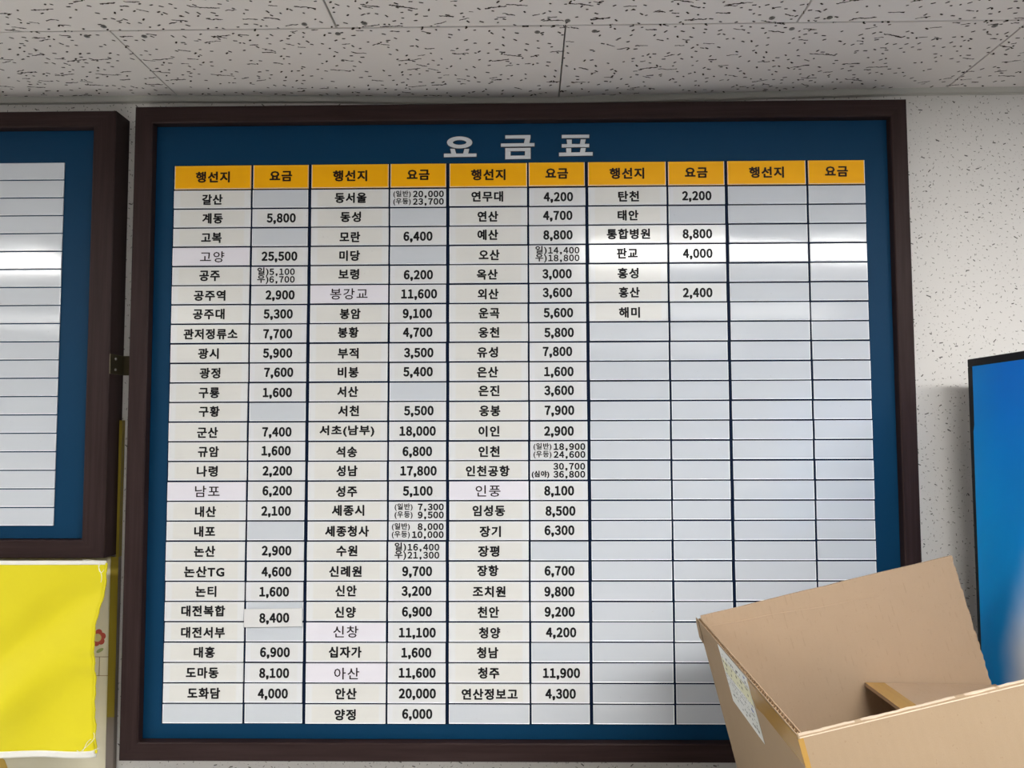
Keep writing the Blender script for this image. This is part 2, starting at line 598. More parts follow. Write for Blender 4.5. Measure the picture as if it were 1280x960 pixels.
def troffer(name, x0, x1, y0, y1, mat, label, group):
    """recessed lamp: housing, diffuser"""
    t = thing(name, label, 'ceiling light', ((x0 + x1) / 2, (y0 + y1) / 2, CZ), group)
    bm = bmesh.new()
    h = 0.022
    add_box(bm, (x0, y0, CZ + 0.0005), (x1, y0 + 0.012, CZ + h))
    add_box(bm, (x0, y1 - 0.012, CZ + 0.0005), (x1, y1, CZ + h))
    add_box(bm, (x0, y0 + 0.012, CZ + 0.0005), (x0 + 0.012, y1 - 0.012, CZ + h))
    add_box(bm, (x1 - 0.012, y0 + 0.012, CZ + 0.0005), (x1, y1 - 0.012, CZ + h))
    add_box(bm, (x0, y0, CZ + h), (x1, y1, CZ + h + 0.004))
    finish(bm, 'housing', M['white_metal'], t, ((x0 + x1) / 2, (y0 + y1) / 2, CZ))
    box_obj('diffuser', (x0 + 0.013, y0 + 0.013, CZ + 0.004), (x1 - 0.013, y1 - 0.013, CZ + 0.008), mat, t)


for (a, b), s in zip(LAMPS, ('right of the camera, above the fare board', 'far left, in front of the blank board')):
    troffer('ceiling_lamp', a, b, LAMP_Y[0], LAMP_Y[1], M['lamp_near'], 'recessed white ceiling lamp ' + s, None)
for (a, b, c_, d_), s in zip(FILL_LAMPS, ('middle of the room on the left', 'middle of the room on the right', 'far end of the room on the left', 'far end of the room on the right')):
    troffer('ceiling_lamp', a, b, c_, d_, M['lamp_fill'], 'added unseen fill lamp behind the camera, ' + s, None)


# ------------------------------------------------------------------ lettering
_txt = {}


def text_shape(body, res=2):
    """verts, faces and bounds of a line of lettering, unit font size"""
    key = (body, res)
    if key in _txt:
        return _txt[key]
    cu = bpy.data.curves.new('lettering', 'FONT')
    cu.body = body
    cu.resolution_u = res
    cu.fill_mode = 'FRONT'
    cu.space_character = 1.14
    ob = bpy.data.objects.new('lettering', cu)
    me = ob.to_mesh()
    vs = [(v.co.x, v.co.y) for v in me.vertices]
    fs = [tuple(p.vertices) for p in me.polygons]
    ob.to_mesh_clear()
    bpy.data.objects.remove(ob)
    bpy.data.curves.remove(cu)
    xs = [v[0] for v in vs]
    ys = [v[1] for v in vs]
    _txt[key] = (vs, fs, (min(xs), max(xs), min(ys), max(ys)))
    return _txt[key]


def number_shape(body, comma):
    """a price set digit by digit: digit cells 1 wide, the comma's cell 'comma' wide, digit height 1"""
    key = ('#', body, comma)
    if key in _txt:
        return _txt[key]
    V_, F_ = [], []
    x = 0.0
    for ch in body:
        n = len(V_)
        if ch == ',':
            c = x + comma / 2
            pts = [(-0.13, 0.19), (-0.13, 0.0), (-0.02, 0.0), (-0.10, -0.17), (0.0, -0.17), (0.12, 0.0), (0.12, 0.19)]
            V_ += [(c + a, b) for a, b in pts]
            F_ += [(n, n + 1, n + 2, n + 5, n + 6), (n + 2, n + 3, n + 4, n + 5)]
            x += comma
            continue
        vs, fs, (x0, x1, y0, y1) = text_shape(chr(0xFF10 + int(ch)), 3)
        zs = text_shape(chr(0xFF10), 3)[2]
        sx = 0.76 / (zs[1] - zs[0])
        sy = 1.0 / (zs[3] - zs[2])
        cx = (x0 + x1) / 2
        V_ += [(x + 0.5 + (a - cx) * sx, (b - zs[2]) * sy) for a, b in vs]
        F_ += [tuple(i + n for i in f) for f in fs]
        x += 1.0
    _txt[key] = (V_, F_, (0.09, x - 0.09, 0.0, 1.0))
    return _txt[key]


def lettering(parent, items, mat, yoff, name='lettering'):
    """items: (body, cx, cz, width, height, weight, comma) in the plate's own frame; weight thickens every
    stroke by that many metres by laying shifted copies of the outline over each other"""
    V, F = [], []
    for body, cx, cz, w, h, weight, comma in items:
        vs, fs, (x0, x1, y0, y1) = number_shape(body, comma) if comma else text_shape(body)
        w2, h2 = w - 2 * weight, h - 2 * weight
        sx, sz = w2 / (x1 - x0), h2 / (y1 - y0)
        shifts = [(0, 0)]
        if weight > 0:
            shifts = [(weight * math.cos(a), weight * 0.9 * math.sin(a)) for a in [2 * math.pi * q / 8 + 0.39 for q in range(8)]]
        for q, (ax, az) in enumerate(shifts):
            n = len(V)
            V += [(cx + ax + (a - (x0 + x1) / 2) * sx, yoff - q * 0.000008, cz + az + (b - (y0 + y1) / 2) * sz) for a, b in vs]
            F += [tuple(i + n for i in f) for f in fs]
    me = bpy.data.meshes.new(name)
    me.from_pydata(V, [], F)
    me.materials.append(mat)
    return link(name, me, parent)


# ------------------------------------------------------------------ boards
def frame_rails(board, ox0, ox1, oz0, oz1, ix0, ix1, iz0, iz1, yf, yb):
    """four mitred rails with a stepped inner edge; o = outer, i = inner opening"""
    def rail(a, b, c, d, vert):
        # a,b outer corners, c,d inner corners (x,z)
        bm = bmesh.new()
        def P(p, y, q=None, t=0.0):
            if q is not None:
                p = (p[0] + (q[0] - p[0]) * t, p[1] + (q[1] - p[1]) * t)
            return bm.verts.new((p[0], y, p[1]))
        rings = []
        for o, n in ((a, d), (b, c)):
            rings.append([P(o, yb), P(o, yf + 0.0012), P(o, yf, n, 0.05), P(o, yf, n, 0.93),
                          P(o, yf + 0.0014, n, 1.0), P(n, yb)])
        r0, r1 = rings
        k = len(r0)
        for j in range(k):
            bm.faces.new((r0[j], r0[(j + 1) % k], r1[(j + 1) % k], r1[j]))
        bm.faces.new(r0[::-1])
        bm.faces.new(r1)
        o = finish(bm, 'frame_rail', M['wood'], board, ((a[0] + c[0]) / 2, yf, (a[1] + c[1]) / 2))
        o['vertical_grain'] = 1.0 if vert else 0.0
        return o
    rail((ox0, oz1), (ox1, oz1), (ix1, iz1), (ix0, iz1), False)
    rail((ox1, oz0), (ox0, oz0), (ix0, iz0), (ix1, iz0), False)
    rail((ox0, oz0), (ox0, oz1), (ix0, iz1), (ix0, iz0), True)
    rail((ox1, oz1), (ox1, oz0), (ix1, iz0), (ix1, iz1), True)


def plate_mesh(name, w, h, mat, lip=True, lipw=0.0010, t=0.0016):
    """plastic strip: flat face, raised lip along the bottom and the ends"""
    bm = bmesh.new()
    add_box(bm, (-w / 2, -t, -h / 2), (w / 2, 0, h / 2), 0.0003, 0)
    if lip:
        e = 0.0003
        for P in ([(-h / 2 + e, -t), (-h / 2 + e, -t - 0.0006), (-h / 2 + e + lipw, -t)],):
            add_slab(bm, [(-w / 2 + e, b, a) for a, b in P], (1, 0, 0), w - 2 * e, 1)
        for s in (-1, 1):
            xo = s * (w / 2 - e)
            add_slab(bm, [(xo, -t, -h / 2 + e), (xo, -t - 0.0005, -h / 2 + e), (xo - s * lipw * 0.8, -t, -h / 2 + e)],
                     (0, 0, 1), h - 2 * e, 1)
    bmesh.ops.recalc_face_normals(bm, faces=bm.faces[:])
    me = bpy.data.meshes.new(name)
    bm.to_mesh(me)
    bm.free()
    me.materials.append(mat)
    me.materials.append(M['lip'])
    return me


P_, A_, HH, RP = 0.216, 0.12389, 0.0401, 0.030258    # pair pitch, name width, header height, row pitch
NW, FWD = A_ - 0.0030, P_ - A_ - 0.0050
PH = RP - 0.0022
board = thing('fare_board', 'big bus fare board with amber headings and rows of towns and prices', 'notice board',
              (0.54, WY, Z0 - 0.908))
frame_rails(board, -0.0572, 1.1385, Z0 - 0.9068, Z0 + 0.0892, -0.0293, 1.1137, Z0 - 0.8800, Z0 + 0.0628, -0.012, WY)
box_obj('backing_panel', (-0.0285, 0.0016, Z0 - 0.8790), (1.1130, 0.012, Z0 + 0.0618), M['blue'], board)

box_obj('grid_backing', (-0.0008, 0.00152, Z0 - HH - RP * 27 - 0.0002), (5 * P_ - 0.0028, 0.0018, Z0 - 0.0004), M['navy'], board)
DATA = [
    "갈산|;계동|5,800;고복|;*고양|25,500;공주|B5,100/6,700;공주역|2,900;공주대|5,300;관저정류소|7,700;광시|5,900;"
    "광정|7,600;구룡|1,600;구황|;군산|7,400;규암|1,600;나령|2,200;*남포|6,200;내산|2,100;내포|;논산|2,900;"
    "논산TG|4,600;논티|1,600;대전복합|;대전서부|;대흥|6,900;도마동|8,100;도화담|4,000;|",
    "동서울|A20,000/23,700;동성|;모란|6,400;미당|;보령|6,200;*봉강교|11,600;봉암|9,100;봉황|4,700;부적|3,500;"
    "비봉|5,400;서산|;서천|5,500;서초(남부)|18,000;석송|6,800;성남|17,800;성주|5,100;세종시|A7,300/9,500;"
    "세종청사|A8,000/10,000;수원|B16,400/21,300;신례원|9,700;신안|3,200;신양|6,900;*신창|11,100;십자가|1,600;"
    "*아산|11,600;안산|20,000;양정|6,000",
    "연무대|4,200;연산|4,700;예산|8,800;오산|B14,400/18,800;옥산|3,000;외산|3,600;운곡|5,600;웅천|5,800;"
    "유성|7,800;은산|1,600;은진|3,600;응봉|7,900;이인|2,900;인천|A18,900/24,600;인천공항|C30,700/36,800;"
    "*인풍|8,100;임성동|8,500;장기|6,300;장평|;장항|6,700;조치원|9,800;천안|9,200;청양|4,200;청남|;"
    "청주|11,900;연산정보고|4,300;|",
    "탄천|2,200;태안|;통합병원|8,800;판교|4,000;홍성|;홍산|2,400;해미|",
    ""]
me_bn = plate_mesh('blank_plate', NW, PH, M['blank'])
me_bf = plate_mesh('blank_plate', FWD, PH, M['blank'])
me_n = plate_mesh('destination_plate', NW, PH, M['name'], True, 0.0007, 0.0019)
me_f = plate_mesh('fare_plate', FWD, PH, M['fare'], True, 0.0007, 0.0019)
me_l = plate_mesh('destination_plate', NW, PH, M['lavender'], True, 0.0007, 0.0019)
me_hn = plate_mesh('heading_plate', NW, HH - 0.0026, M['amber'], True, 0.0008)
me_hf = plate_mesh('heading_plate', FWD, HH - 0.0026, M['amber'], True, 0.0008)
FRONT = 0.0016
CH = 0.0173                      # advance of one Korean letter
WT = 0.00074                     # stroke thickening of the bold letters
WD = 0.00092                     # and of the bold digits


def name_width(s, pitch=CH):
    w = 0.0
    for c in s:
        w += pitch * (0.50 if c in '()' else 0.85 if c in 'TG' else 1.0)
    return w - pitch * 0.12


def fare_width(s, d=0.0105, c=0.0056):
    return sum(c if q == ',' else d for q in s) - 0.0014


def put_plate(name, me, cx, cz, jit=True):
    o = link(name, me, board)
    j = (random.uniform(-.0004, .0004), random.uniform(-.0003, .0003)) if jit else (0, 0)
    o.location = Vector((cx + j[0], FRONT, cz + j[1])) - world_loc(board)
    if jit:
        o.rotation_euler = (random.uniform(-.0025, .0025), random.uniform(-.0015, .0015), random.uniform(-.003, .003))
    return o


YT = -0.0019 - 0.00025
for c in range(5):
    xn = c * P_ + A_ / 2
    xf = c * P_ + A_ + (P_ - A_) / 2 - 0.0010
    zh = Z0 - HH / 2
    o = put_plate('heading_plate', me_hn, xn, zh)
    lettering(o, [('행선지', 0, 0.0005, 0.0540, 0.0180, 0.00078, 0)], M['ink_header'], -0.0016 - 0.0003)
    o = put_plate('heading_plate', me_hf, xf, zh)
    lettering(o, [('요금', 0, 0.0010, 0.0357, 0.0168, 0.00078, 0)], M['ink_header'], -0.0016 - 0.0003)
    cells = [t.split('|') for t in DATA[c].split(';')] if DATA[c] else []
    for r in range(27):
        nm, fr = cells[r] if r < len(cells) else ('', '')
        zc = Z0 - HH - RP * (r + 0.5)
        if nm:
            thin = nm[0] == '*'
            nm = nm.lstrip('*')
            o = put_plate('destination_plate', me_l if thin else me_n, xn, zc)
            dx, dz = random.uniform(-.0020, .0020), random.uniform(-.0010, .0010)
            if thin:
                w = name_width(nm, 0.0202)
                lettering(o, [(nm, dx, dz, w, 0.0175, 0.00022, 0)], M['ink_thin'], YT)
            else:
                w = name_width(nm)
                lettering(o, [(nm, dx, dz, w, 0.0180 if '(' in nm else 0.0170, WT, 0)], M['ink'], YT)
        else:
            put_plate('blank_plate', me_bn, xn, zc)
        if fr:
            o = put_plate('fare_plate', me_f, xf, zc)
            if fr[0] in 'ABC':
                l1, l2 = fr[1:].split('/')
                it = []
                thin_ = fr[0] == 'B'
                rx = 0.0405 if not thin_ else 0.0344 if len(l1) > 5 else 0.0245
                dz0 = 0.0060
                for s_, z in ((l1, dz0), (l2, -dz0)):
                    w = sum(0.0068 if q == ',' else 0.0087 for q in s_) - 0.0014
                    it.append((s_, rx - w / 2, z, w, 0.0106, 0.00050 if thin_ else 0.00060, 0.78))
                if fr[0] == 'A':
                    nx = -0.0250 if len(l1) > 5 or len(l2) > 5 else -0.0210
                    for s_, z in (('(일반)', dz0), ('(우등)', -dz0)):
                        it.append((s_, nx, z - 0.0001, 0.0275, 0.0116, 0.00030, 0))
                elif thin_:
                    for s_, z in (('일)', dz0 + 0.0001), ('우)', -dz0 - 0.0002)):
                        it.append((s_, rx - 0.0595 if len(l1) > 5 else -0.0255, z, 0.0178, 0.0142, 0.00042, 0))
                else:
                    it.append(('(심야)', -0.0278, -dz0 - 0.0002, 0.0270, 0.0116, 0.00050, 0))
                lettering(o, it, M['ink'], YT)
            else:
                w = fare_width(fr)
                dx = random.uniform(-.0015, .0015) + 0.0005
                lettering(o, [(fr, dx, random.uniform(-.0006, .0008), w, 0.0152, WD, 0.53)], M['ink'], YT)
        else:
            put_plate('blank_plate', me_bf, xf, zc)

# the loose 8,400 label stuck across two rows
pa, pb = on_y(305, 761, -0.003), on_y(377.5, 783.8, -0.003)
me_x = plate_mesh('loose_fare_plate', abs(pb.x - pa.x), abs(pa.z - pb.z), M['loose'], False, 0, 0.0012)
o = link('loose_fare_plate', me_x, board)
o['label'] = 'loose white 8,400 label stuck crooked across two rows'
o.location = Vector(((pa.x + pb.x) / 2, -0.0018, (pa.z + pb.z) / 2)) - world_loc(board)
o.rotation_euler = (0, -0.016, 0)
lettering(o, [('8,400', 0.002, 0.0, fare_width('8,400'), 0.0152, WD, 0.53)], M['ink'], -0.0012 - 0.00025)


# title, drawn stroke by stroke: silver letters with a dark outline
def title():
    def px(u, v):
        q = on_y(540 + u / 5.818, 110 + v / 5.818, 0.0005)
        return (q.x, q.z)
    groups = {
        'first_title_letter': [[(87, 478), (323, 477), (323, 499), (87, 502)],
                               [(133, 443), (165, 443), (176, 480), (141, 480)],
                               [(236, 443), (270, 443), (262, 480), (226, 480)]],
        'second_title_letter': [[(533, 345), (716, 343), (716, 366), (533, 368)],
                                [(678, 364), (716, 364), (706, 406), (668, 406)],
                                [(501, 405), (745, 401), (745, 424), (501, 427)],
                                [(533, 438), (717, 436), (717, 458), (533, 460)],
                                [(533, 494), (717, 491), (717, 515), (533, 517)],
                                [(533, 458), (571, 458), (571, 496), (533, 496)],
                                [(676, 456), (717, 456), (717, 494), (676, 494)]],
        'third_title_letter': [[(944, 342), (1143, 340), (1143, 362), (944, 364)],
                               [(944, 409), (1143, 407), (1143, 430), (944, 432)],
                               [(924, 471), (1168, 467), (1168, 491), (924, 495)],
                               [(980, 376), (1016, 376), (1016, 410), (984, 410)],
                               [(1082, 374), (1118, 374), (1110, 408), (1076, 408)],
                               [(976, 439), (1012, 439), (1012, 472), (978, 472)],
                               [(1082, 437), (1118, 437), (1112, 470), (1076, 470)]]}
    for nm, polys in groups.items():
        for outline in (True, False):
            bm = bmesh.new()
            y0, t = (0.0016, 0.0004) if outline else (0.0012, 0.0012)
            g = 0.0011 if outline else 0.0
            for pl in polys:
                q = [px(*p) for p in pl]
                cx, cz = sum(a for a, _ in q) / 4, sum(b for _, b in q) / 4
                add_slab(bm, [(a + math.copysign(g, a - cx), y0, b + math.copysign(g, b - cz)) for a, b in q], (0, -1, 0), t)
            if nm == 'first_title_letter':
                n = 28
                ring = []
                for k in range(n):
                    a = 2 * math.pi * k / n
                    qo = px(201 + 92 * math.cos(a), 396 + 43 * math.sin(a))
                    qi = px(201 + 50 * math.cos(a), 396 + 18 * math.sin(a))
                    qo = (qo[0] + g * math.cos(a), qo[1] - g * math.sin(a))
                    qi = (qi[0] - g * math.cos(a), qi[1] + g * math.sin(a))
                    ring.append([bm.verts.new((x, yy, z)) for (x, z) in (qo, qi) for yy in (y0, y0 - t)])
                for k in range(n):
                    p, q = ring[k], ring[(k + 1) % n]
                    for i0, i1 in ((0, 1), (1, 3), (3, 2), (2, 0)):
                        bm.faces.new((p[i0], p[i1], q[i1], q[i0]))
            c = px(201 if 'first' in nm else 623 if 'second' in nm else 1045, 430)
            if outline:
                par = finish(bm, 'title_letter', M['title_outline'], board, (c[0], 0.0012, c[1]))
            else:
                finish(bm, 'raised_strokes', M['silver'], par, (c[0], 0.0012, c[1]))


title()

# ---- left board, only its right end is in view
lb = thing('blank_board', 'framed blue board of empty grey strips at the left edge', 'notice board',
           (-0.60, WY, Z0 - 0.609))
LX = -1.20
frame_rails(lb, LX, -0.0875, Z0 - 0.6085, Z0 + 0.0834, LX + 0.03, -0.1225, Z0 - 0.5815, Z0 + 0.0580, -0.012, WY)
box_obj('backing_panel', (LX + 0.031, 0.0016, Z0 - 0.5805), (-0.1232, 0.012, Z0 + 0.057), M['blue'], lb)
lrp = 0.5680 / 20
me_s1 = plate_mesh('blank_strip', 0.185, lrp - 0.0017, M['blank'])
me_s2 = plate_mesh('blank_strip', 0.125, lrp - 0.0017, M['blank'])
for r in range(20):
    z = Z0 + 0.0062 - lrp * (r + 0.5)
    xx = -0.1735 - 0.0925
    side = 0
    while xx > LX + 0.13:
        o = link('blank_strip', me_s1 if side % 2 == 0 else me_s2, lb)
        o.location = Vector((xx, FRONT, z)) - world_loc(lb)
        o.rotation_euler = (-0.006 + random.uniform(-.0015, .0015), random.uniform(-.001, .001), 0)
        xx -= 0.1575
        side += 1

# brass joining bracket between the boards
br = thing('joining_bracket', 'small dark brass bracket in the gap between the two boards', 'bracket', (-0.0872, 0.01, Z0 - 0.318))
bm = bmesh.new()
zt, zb = on_y(143, 442, -0.011).z, on_y(143, 467, -0.011).z
add_box(bm, (-0.0874, -0.0115, zb), (-0.0862, WY, zt), 0.0003)
add_box(bm, (-0.0862, WY - 0.0015, zb), (-0.0575, WY, zt), 0.0003)
finish(bm, 'angle_plate', M['brass'], br, (-0.0872, 0.01, Z0 - 0.318))
for zz in (zb + 0.007, zt - 0.007):
    bm = bmesh.new()
    r_ = bmesh.ops.create_uvsphere(bm, u_segments=8, v_segments=6, radius=0.0022)
    bmesh.ops.translate(bm, verts=r_['verts'], vec=(-0.0862, 0.004, zz))
    finish(bm, 'rivet', M['screw'], br, (-0.0862, 0.004, zz))

# nail with a wire loop over the top rail
q = on_y(648, 129, 0.010)
nl = thing('hanging_nail', 'tiny pale nail above the middle of the big board', 'nail', (q.x, 0.02, q.z))
bm = bmesh.new()
r_ = bmesh.ops.create_cone(bm, cap_ends=True, segments=10, radius1=0.0022, radius2=0.0022, depth=0.0014)
bmesh.ops.rotate(bm, verts=r_['verts'], matrix=Matrix.Rotation(math.pi / 2, 3, 'X'))
r2 = bmesh.ops.create_cone(bm, cap_ends=True, segments=8, radius1=0.0009, radius2=0.0009, depth=0.024)
bmesh.ops.rotate(bm, verts=r2['verts'], matrix=Matrix.Rotation(math.pi / 2, 3, 'X'))
bmesh.ops.translate(bm, verts=r2['verts'], vec=(0, 0.012, 0))
bmesh.ops.translate(bm, verts=bm.verts[:], vec=(q.x, 0.008, q.z))
finish(bm, 'nail_shank', M['moulding'], nl, (q.x, 0.01, q.z))

# ------------------------------------------------------------------ decorated panel low on the left
pan = thing('decorated_panel', 'pale sage panel with printed red flowers behind the yellow cloth', 'panel',
            (-0.5, WY, Z0 - 1.35))
PX = -0.0950
box_obj('panel_sheet', (-1.1, WY - 0.006, Z0 - 1.35), (PX, WY, Z0 - 0.612), M['sage'], pan)
es = box_obj('edge_strip', (PX, WY - 0.009, Z0 - 1.35), (-0.0822, WY, Z0 - 0.612), M['alu'], pan, 0.0008)
box_obj('edge_tape', (-0.0868, WY - 0.009, Z0 - 0.612), (-0.0824, WY, Z0 - 0.400), M['gold_tape'], pan)
box_obj('edge_tape', (PX + 0.0008, WY - 0.0096, Z0 - 0.855), (-0.0826, WY - 0.009, Z0 - 0.612), M['gold_tape'], pan)
YP = WY - 0.006


def disc(bm, cx, cz, rx, rz, yy, ang=0, n=16, t=0.0003):
    pts = []
    for k in range(n):
        a = 2 * math.pi * k / n
        x, z = rx * math.cos(a), rz * math.sin(a)
        pts.append((cx + x * math.cos(ang) - z * math.sin(ang), yy, cz + x * math.sin(ang) + z * math.cos(ang)))
    add_slab(bm, pts, (0, -1, 0), t)


c = on_y(122, 797, YP)
bm = bmesh.new()
for k in range(6):
    a = 2 * math.pi * k / 6 + 0.3
    disc(bm, c.x + 0.0078 * math.cos(a), c.z + 0.0078 * math.sin(a), 0.0054, 0.0054, YP, 0, 14, 0.0002 + 0.00004 * k)
fl = finish(bm, 'flower_print', M['flower_red'], pan, c)
bm = bmesh.new()
disc(bm, c.x, c.z, 0.0062, 0.0062, YP - 0.0005)
finish(bm, 'flower_centre', M['flower_core'], fl, c)
bm = bmesh.new()
c2 = on_y(125, 813, YP)
disc(bm, c2.x, c2.z, 0.0062, 0.0026, YP, 0.5)
finish(bm, 'leaf_print', M['flower_leaf'], pan, c2)
bm = bmesh.new()
c2 = on_y(139.5, 807, YP)
for dx, dz in ((0, .0), (.004, .004), (.004, -.004)):
    disc(bm, c2.x + dx - 0.0012, c2.z + dz, 0.0036, 0.0036, YP, 0, 12, 0.0002 + dx * .01)
finish(bm, 'flower_print', M['flower_red'], pan, c2)
bm = bmesh.new()
for v in (821, 844.5):
    q = on_y(125, v, YP)
    add_box(bm, (-1.05, YP - 0.0003, q.z - 0.0004), (PX - 0.001, YP, q.z + 0.0004))
q0, q1 = on_y(124.5, 821, YP), on_y(124.5, 844.5, YP)
for j in range(8):
    xx = q0.x - j * 0.05
    add_box(bm, (xx - 0.0004, YP - 0.0003, q1.z), (xx + 0.0004, YP, q0.z))
finish(bm, 'fence_print', M['print_line'], pan, (q0.x, YP, q0.z))
bm = bmesh.new()
q = on_y(-6, 968, YP)
disc(bm, q.x, q.z, 0.020, 0.030, YP)
finish(bm, 'ochre_print', M['orange'], pan, q)

# ------------------------------------------------------------------ yellow cloth
cl = thing('yellow_cloth', 'bright yellow cloth with white hem hanging under the blank board', 'cloth', (-0.3, -0.01, Z0 - 0.61))
NXc, NZc = 90, 70
top_z = Z0 - 0.6115
rx_pts = [(0.0, 133), (0.10, 131), (0.28, 125), (0.5, 120.5), (0.75, 120), (0.93, 122), (1.0, 124)]


def interp(t, pts):
    for (a, x), (b, y_) in zip(pts, pts[1:]):
        if t <= b:
            return x + (y_ - x) * (t - a) / (b - a)
    return pts[-1][1]


def cloth_pt(s, t):
    """s 0 left .. 1 right, t 0 top .. 1 bottom"""
    v = 703.5 + (941 - 703.5) * t
    bot = 1.0 - 0.010 * max(0, (s - 0.85) / 0.15) ** 2
    v = 703.5 + (941 - 703.5) * t * bot + (1 - s) * 3.0 * t
    uR = interp(t, rx_pts)
    yb = -0.022 - 0.012 * t
    P = on_y(uR, v, yb)
    x = -0.62 + (P.x + 0.62) * s
    X = (x + 0.35)
    Zt = t * 0.28
    # a broad diagonal fold falling from the top right corner to the lower left, plus small ones
    d1 = (Zt * 0.80 + (x + 0.075) * 0.62)
    y = 0.020 * math.exp(-((d1 - 0.015) / 0.030) ** 2) * (0.25 + t)
    y += -0.014 * math.exp(-((d1 - 0.075) / 0.035) ** 2) * (0.3 + t)
    y += 0.006 * math.sin(x * 46 + 2.0 * t + 0.6) * t * (1 - 0.4 * t)
    y += 0.0035 * math.sin(x * 20 - t * 5.5) * t
    edge = max(0.0, (s - 0.93) / 0.07)
    y += 0.0012 * edge * math.sin(t * 40 + math.sin(t * 13) * 2)
    y -= 0.002 * edge * edge
    xw = x + edge * edge * 0.0006 * math.sin(t * 75)
    yy = yb + y * min(1.0, t * 5 + 0.1)
    return Vector((xw, yy, P.z))


bm = bmesh.new()
grid = [[bm.verts.new(cloth_pt(i / NXc, j / NZc)) for i in range(NXc + 1)] for j in range(NZc + 1)]
for j in range(NZc):
    for i in range(NXc):
        bm.faces.new((grid[j][i], grid[j][i + 1], grid[j + 1][i + 1], grid[j + 1][i]))
o = finish(bm, 'cloth_sheet', M['cloth'], cl, (-0.3, -0.02, Z0 - 0.74), True)
sm = o.modifiers.new('thickness', 'SOLIDIFY')
sm.thickness = 0.0007


def ribbon(name, t0, t1, off, mat, s0=0.0, s1=1.0):
    bm = bmesh.new()
    g = []
    for j in range(5):
        row = []
        t = t0 + (t1 - t0) * j / 4
        for i in range(61):
            s = s0 + (s1 - s0) * i / 60
            p = cloth_pt(s, min(max(t, 0), 1))
            p.z -= max(0, t - 1) * 0.276 + min(0, t) * 0.276
            p.y -= off
            row.append(bm.verts.new(p))
        g.append(row)
    for j in range(4):
        for i in range(60):
            bm.faces.new((g[j][i], g[j][i + 1], g[j + 1][i + 1], g[j + 1][i]))
    o = finish(bm, name, mat, cl, (-0.3, -0.02, Z0 - 0.6 - 0.28 * t0), True)
    sm = o.modifiers.new('thickness', 'SOLIDIFY')
    sm.thickness = 0.0008
    return o


tag(ribbon('hem', -0.012, 0.010, 0.0008, M['hem']), 'white hem along the top')
tag(ribbon('hem', 0.988, 1.022, 0.0008, M['hem']), 'white hem along the bottom')
# rolled right edge seam
bm = bmesh.new()
prev = None
for j in range(90):
    t = j / 89
    p = cloth_pt(1.0, t)
    rr = 0.0013 + 0.0006 * math.sin(j * 1.3) ** 2
    ring = [bm.verts.new(p + Vector((rr * math.cos(a), rr * math.sin(a) - 0.0004, 0)))
            for a in [2 * math.pi * q / 8 for q in range(8)]]
    if prev:
        for q in range(8):
            bm.faces.new((prev[q], prev[(q + 1) % 8], ring[(q + 1) % 8], ring[q]))
    prev = ring
finish(bm, 'side_seam', M['cloth'], cl, (-0.08, -0.03, Z0 - 0.74), True)


def thread(pts, name='loose_thread', r=0.00035):
    cu = bpy.data.curves.new(name, 'CURVE')
    cu.dimensions = '3D'
    cu.bevel_depth = r
    cu.bevel_resolution = 1
    sp = cu.splines.new('NURBS')
    sp.points.add(len(pts) - 1)
    for a, b in zip(sp.points, pts):
        a.co = (*b, 1)
    sp.use_endpoint_u = True
    ob = bpy.data.objects.new(name, cu)
    COL.objects.link(ob)
    dg = bpy.context.evaluated_depsgraph_get()
    me = bpy.data.meshes.new_from_object(ob.evaluated_get(dg))
    bpy.data.objects.remove(ob)
    me.materials.clear()
    me.materials.append(M['hem'])
    c = sum((v.co for v in me.vertices), Vector()) / len(me.vertices)
    me.transform(Matrix.Translation(-c))
    return link(name, me, cl, c - world_loc(cl))


def W(u, v, y=-0.036):
    return on_y(u, v, y)


thread([W(101, 703), W(106, 699), W(115, 700), W(124, 702), W(131, 700), W(128, 706)])
thread([W(124, 702), W(122, 708), W(126, 714), W(128, 722), W(126, 728)])
thread([W(128, 703), W(124, 706), W(122, 712), W(127, 718), W(130, 712)])
thread([W(104, 699), W(102, 703), W(98, 706)])
thread([W(98, 942, -.05), W(104, 937, -.05), W(112, 930, -.05), W(120, 922, -.05), W(117, 916, -.05)])
thread([W(100, 944, -.05), W(108, 934, -.05), W(106, 928, -.05), W(114, 924, -.05)])
thread([W(96, 938, -.05), W(102, 943, -.05), W(110, 941, -.05), W(124, 935, -.05)])

# ------------------------------------------------------------------ drinks machine on the right
VX, VY0, VY1 = 1.1960, -0.047, -0.80
VT = Z0 - 0.3165
vm = thing('vending_machine', 'tall machine with glossy blue printed side and black edging', 'vending machine', (1.6, -0.42, 0))
bm = bmesh.new()
add_box(bm, (VX + 0.002, VY1, 0.10), (VX + 0.82, VY0 - 0.0005, VT - 0.002), 0.004)
finish(bm, 'shell', M['machine'], vm, (1.6, -0.42, 0.1))
bm = bmesh.new()
for fx in (VX + 0.06, VX + 0.74):
    for fy in (VY0 - 0.06, VY1 + 0.06):
        r_ = bmesh.ops.create_cone(bm, cap_ends=True, segments=12, radius1=0.028, radius2=0.02, depth=0.1)
        bmesh.ops.translate(bm, verts=r_['verts'], vec=(fx, fy, 0.05))
        finish(bm, 'foot', M['black'], vm, (fx, fy, 0.0))
        bm = bmesh.new()
bm.free()
bx = VX
for nm, lo, hi in (('top_edging', (bx, VY1, VT - 0.0115), (bx + 0.012, VY0, VT)),
                   ('back_edging', (bx, VY0 - 0.0125, 0.1), (bx + 0.012, VY0, VT - 0.0115)),
                   ('front_edging', (bx, VY1, 0.1), (bx + 0.012, VY1 + 0.0125, VT - 0.0115))):
    box_obj(nm, lo, hi, M['black'], vm, 0.0008)
bm = bmesh.new()
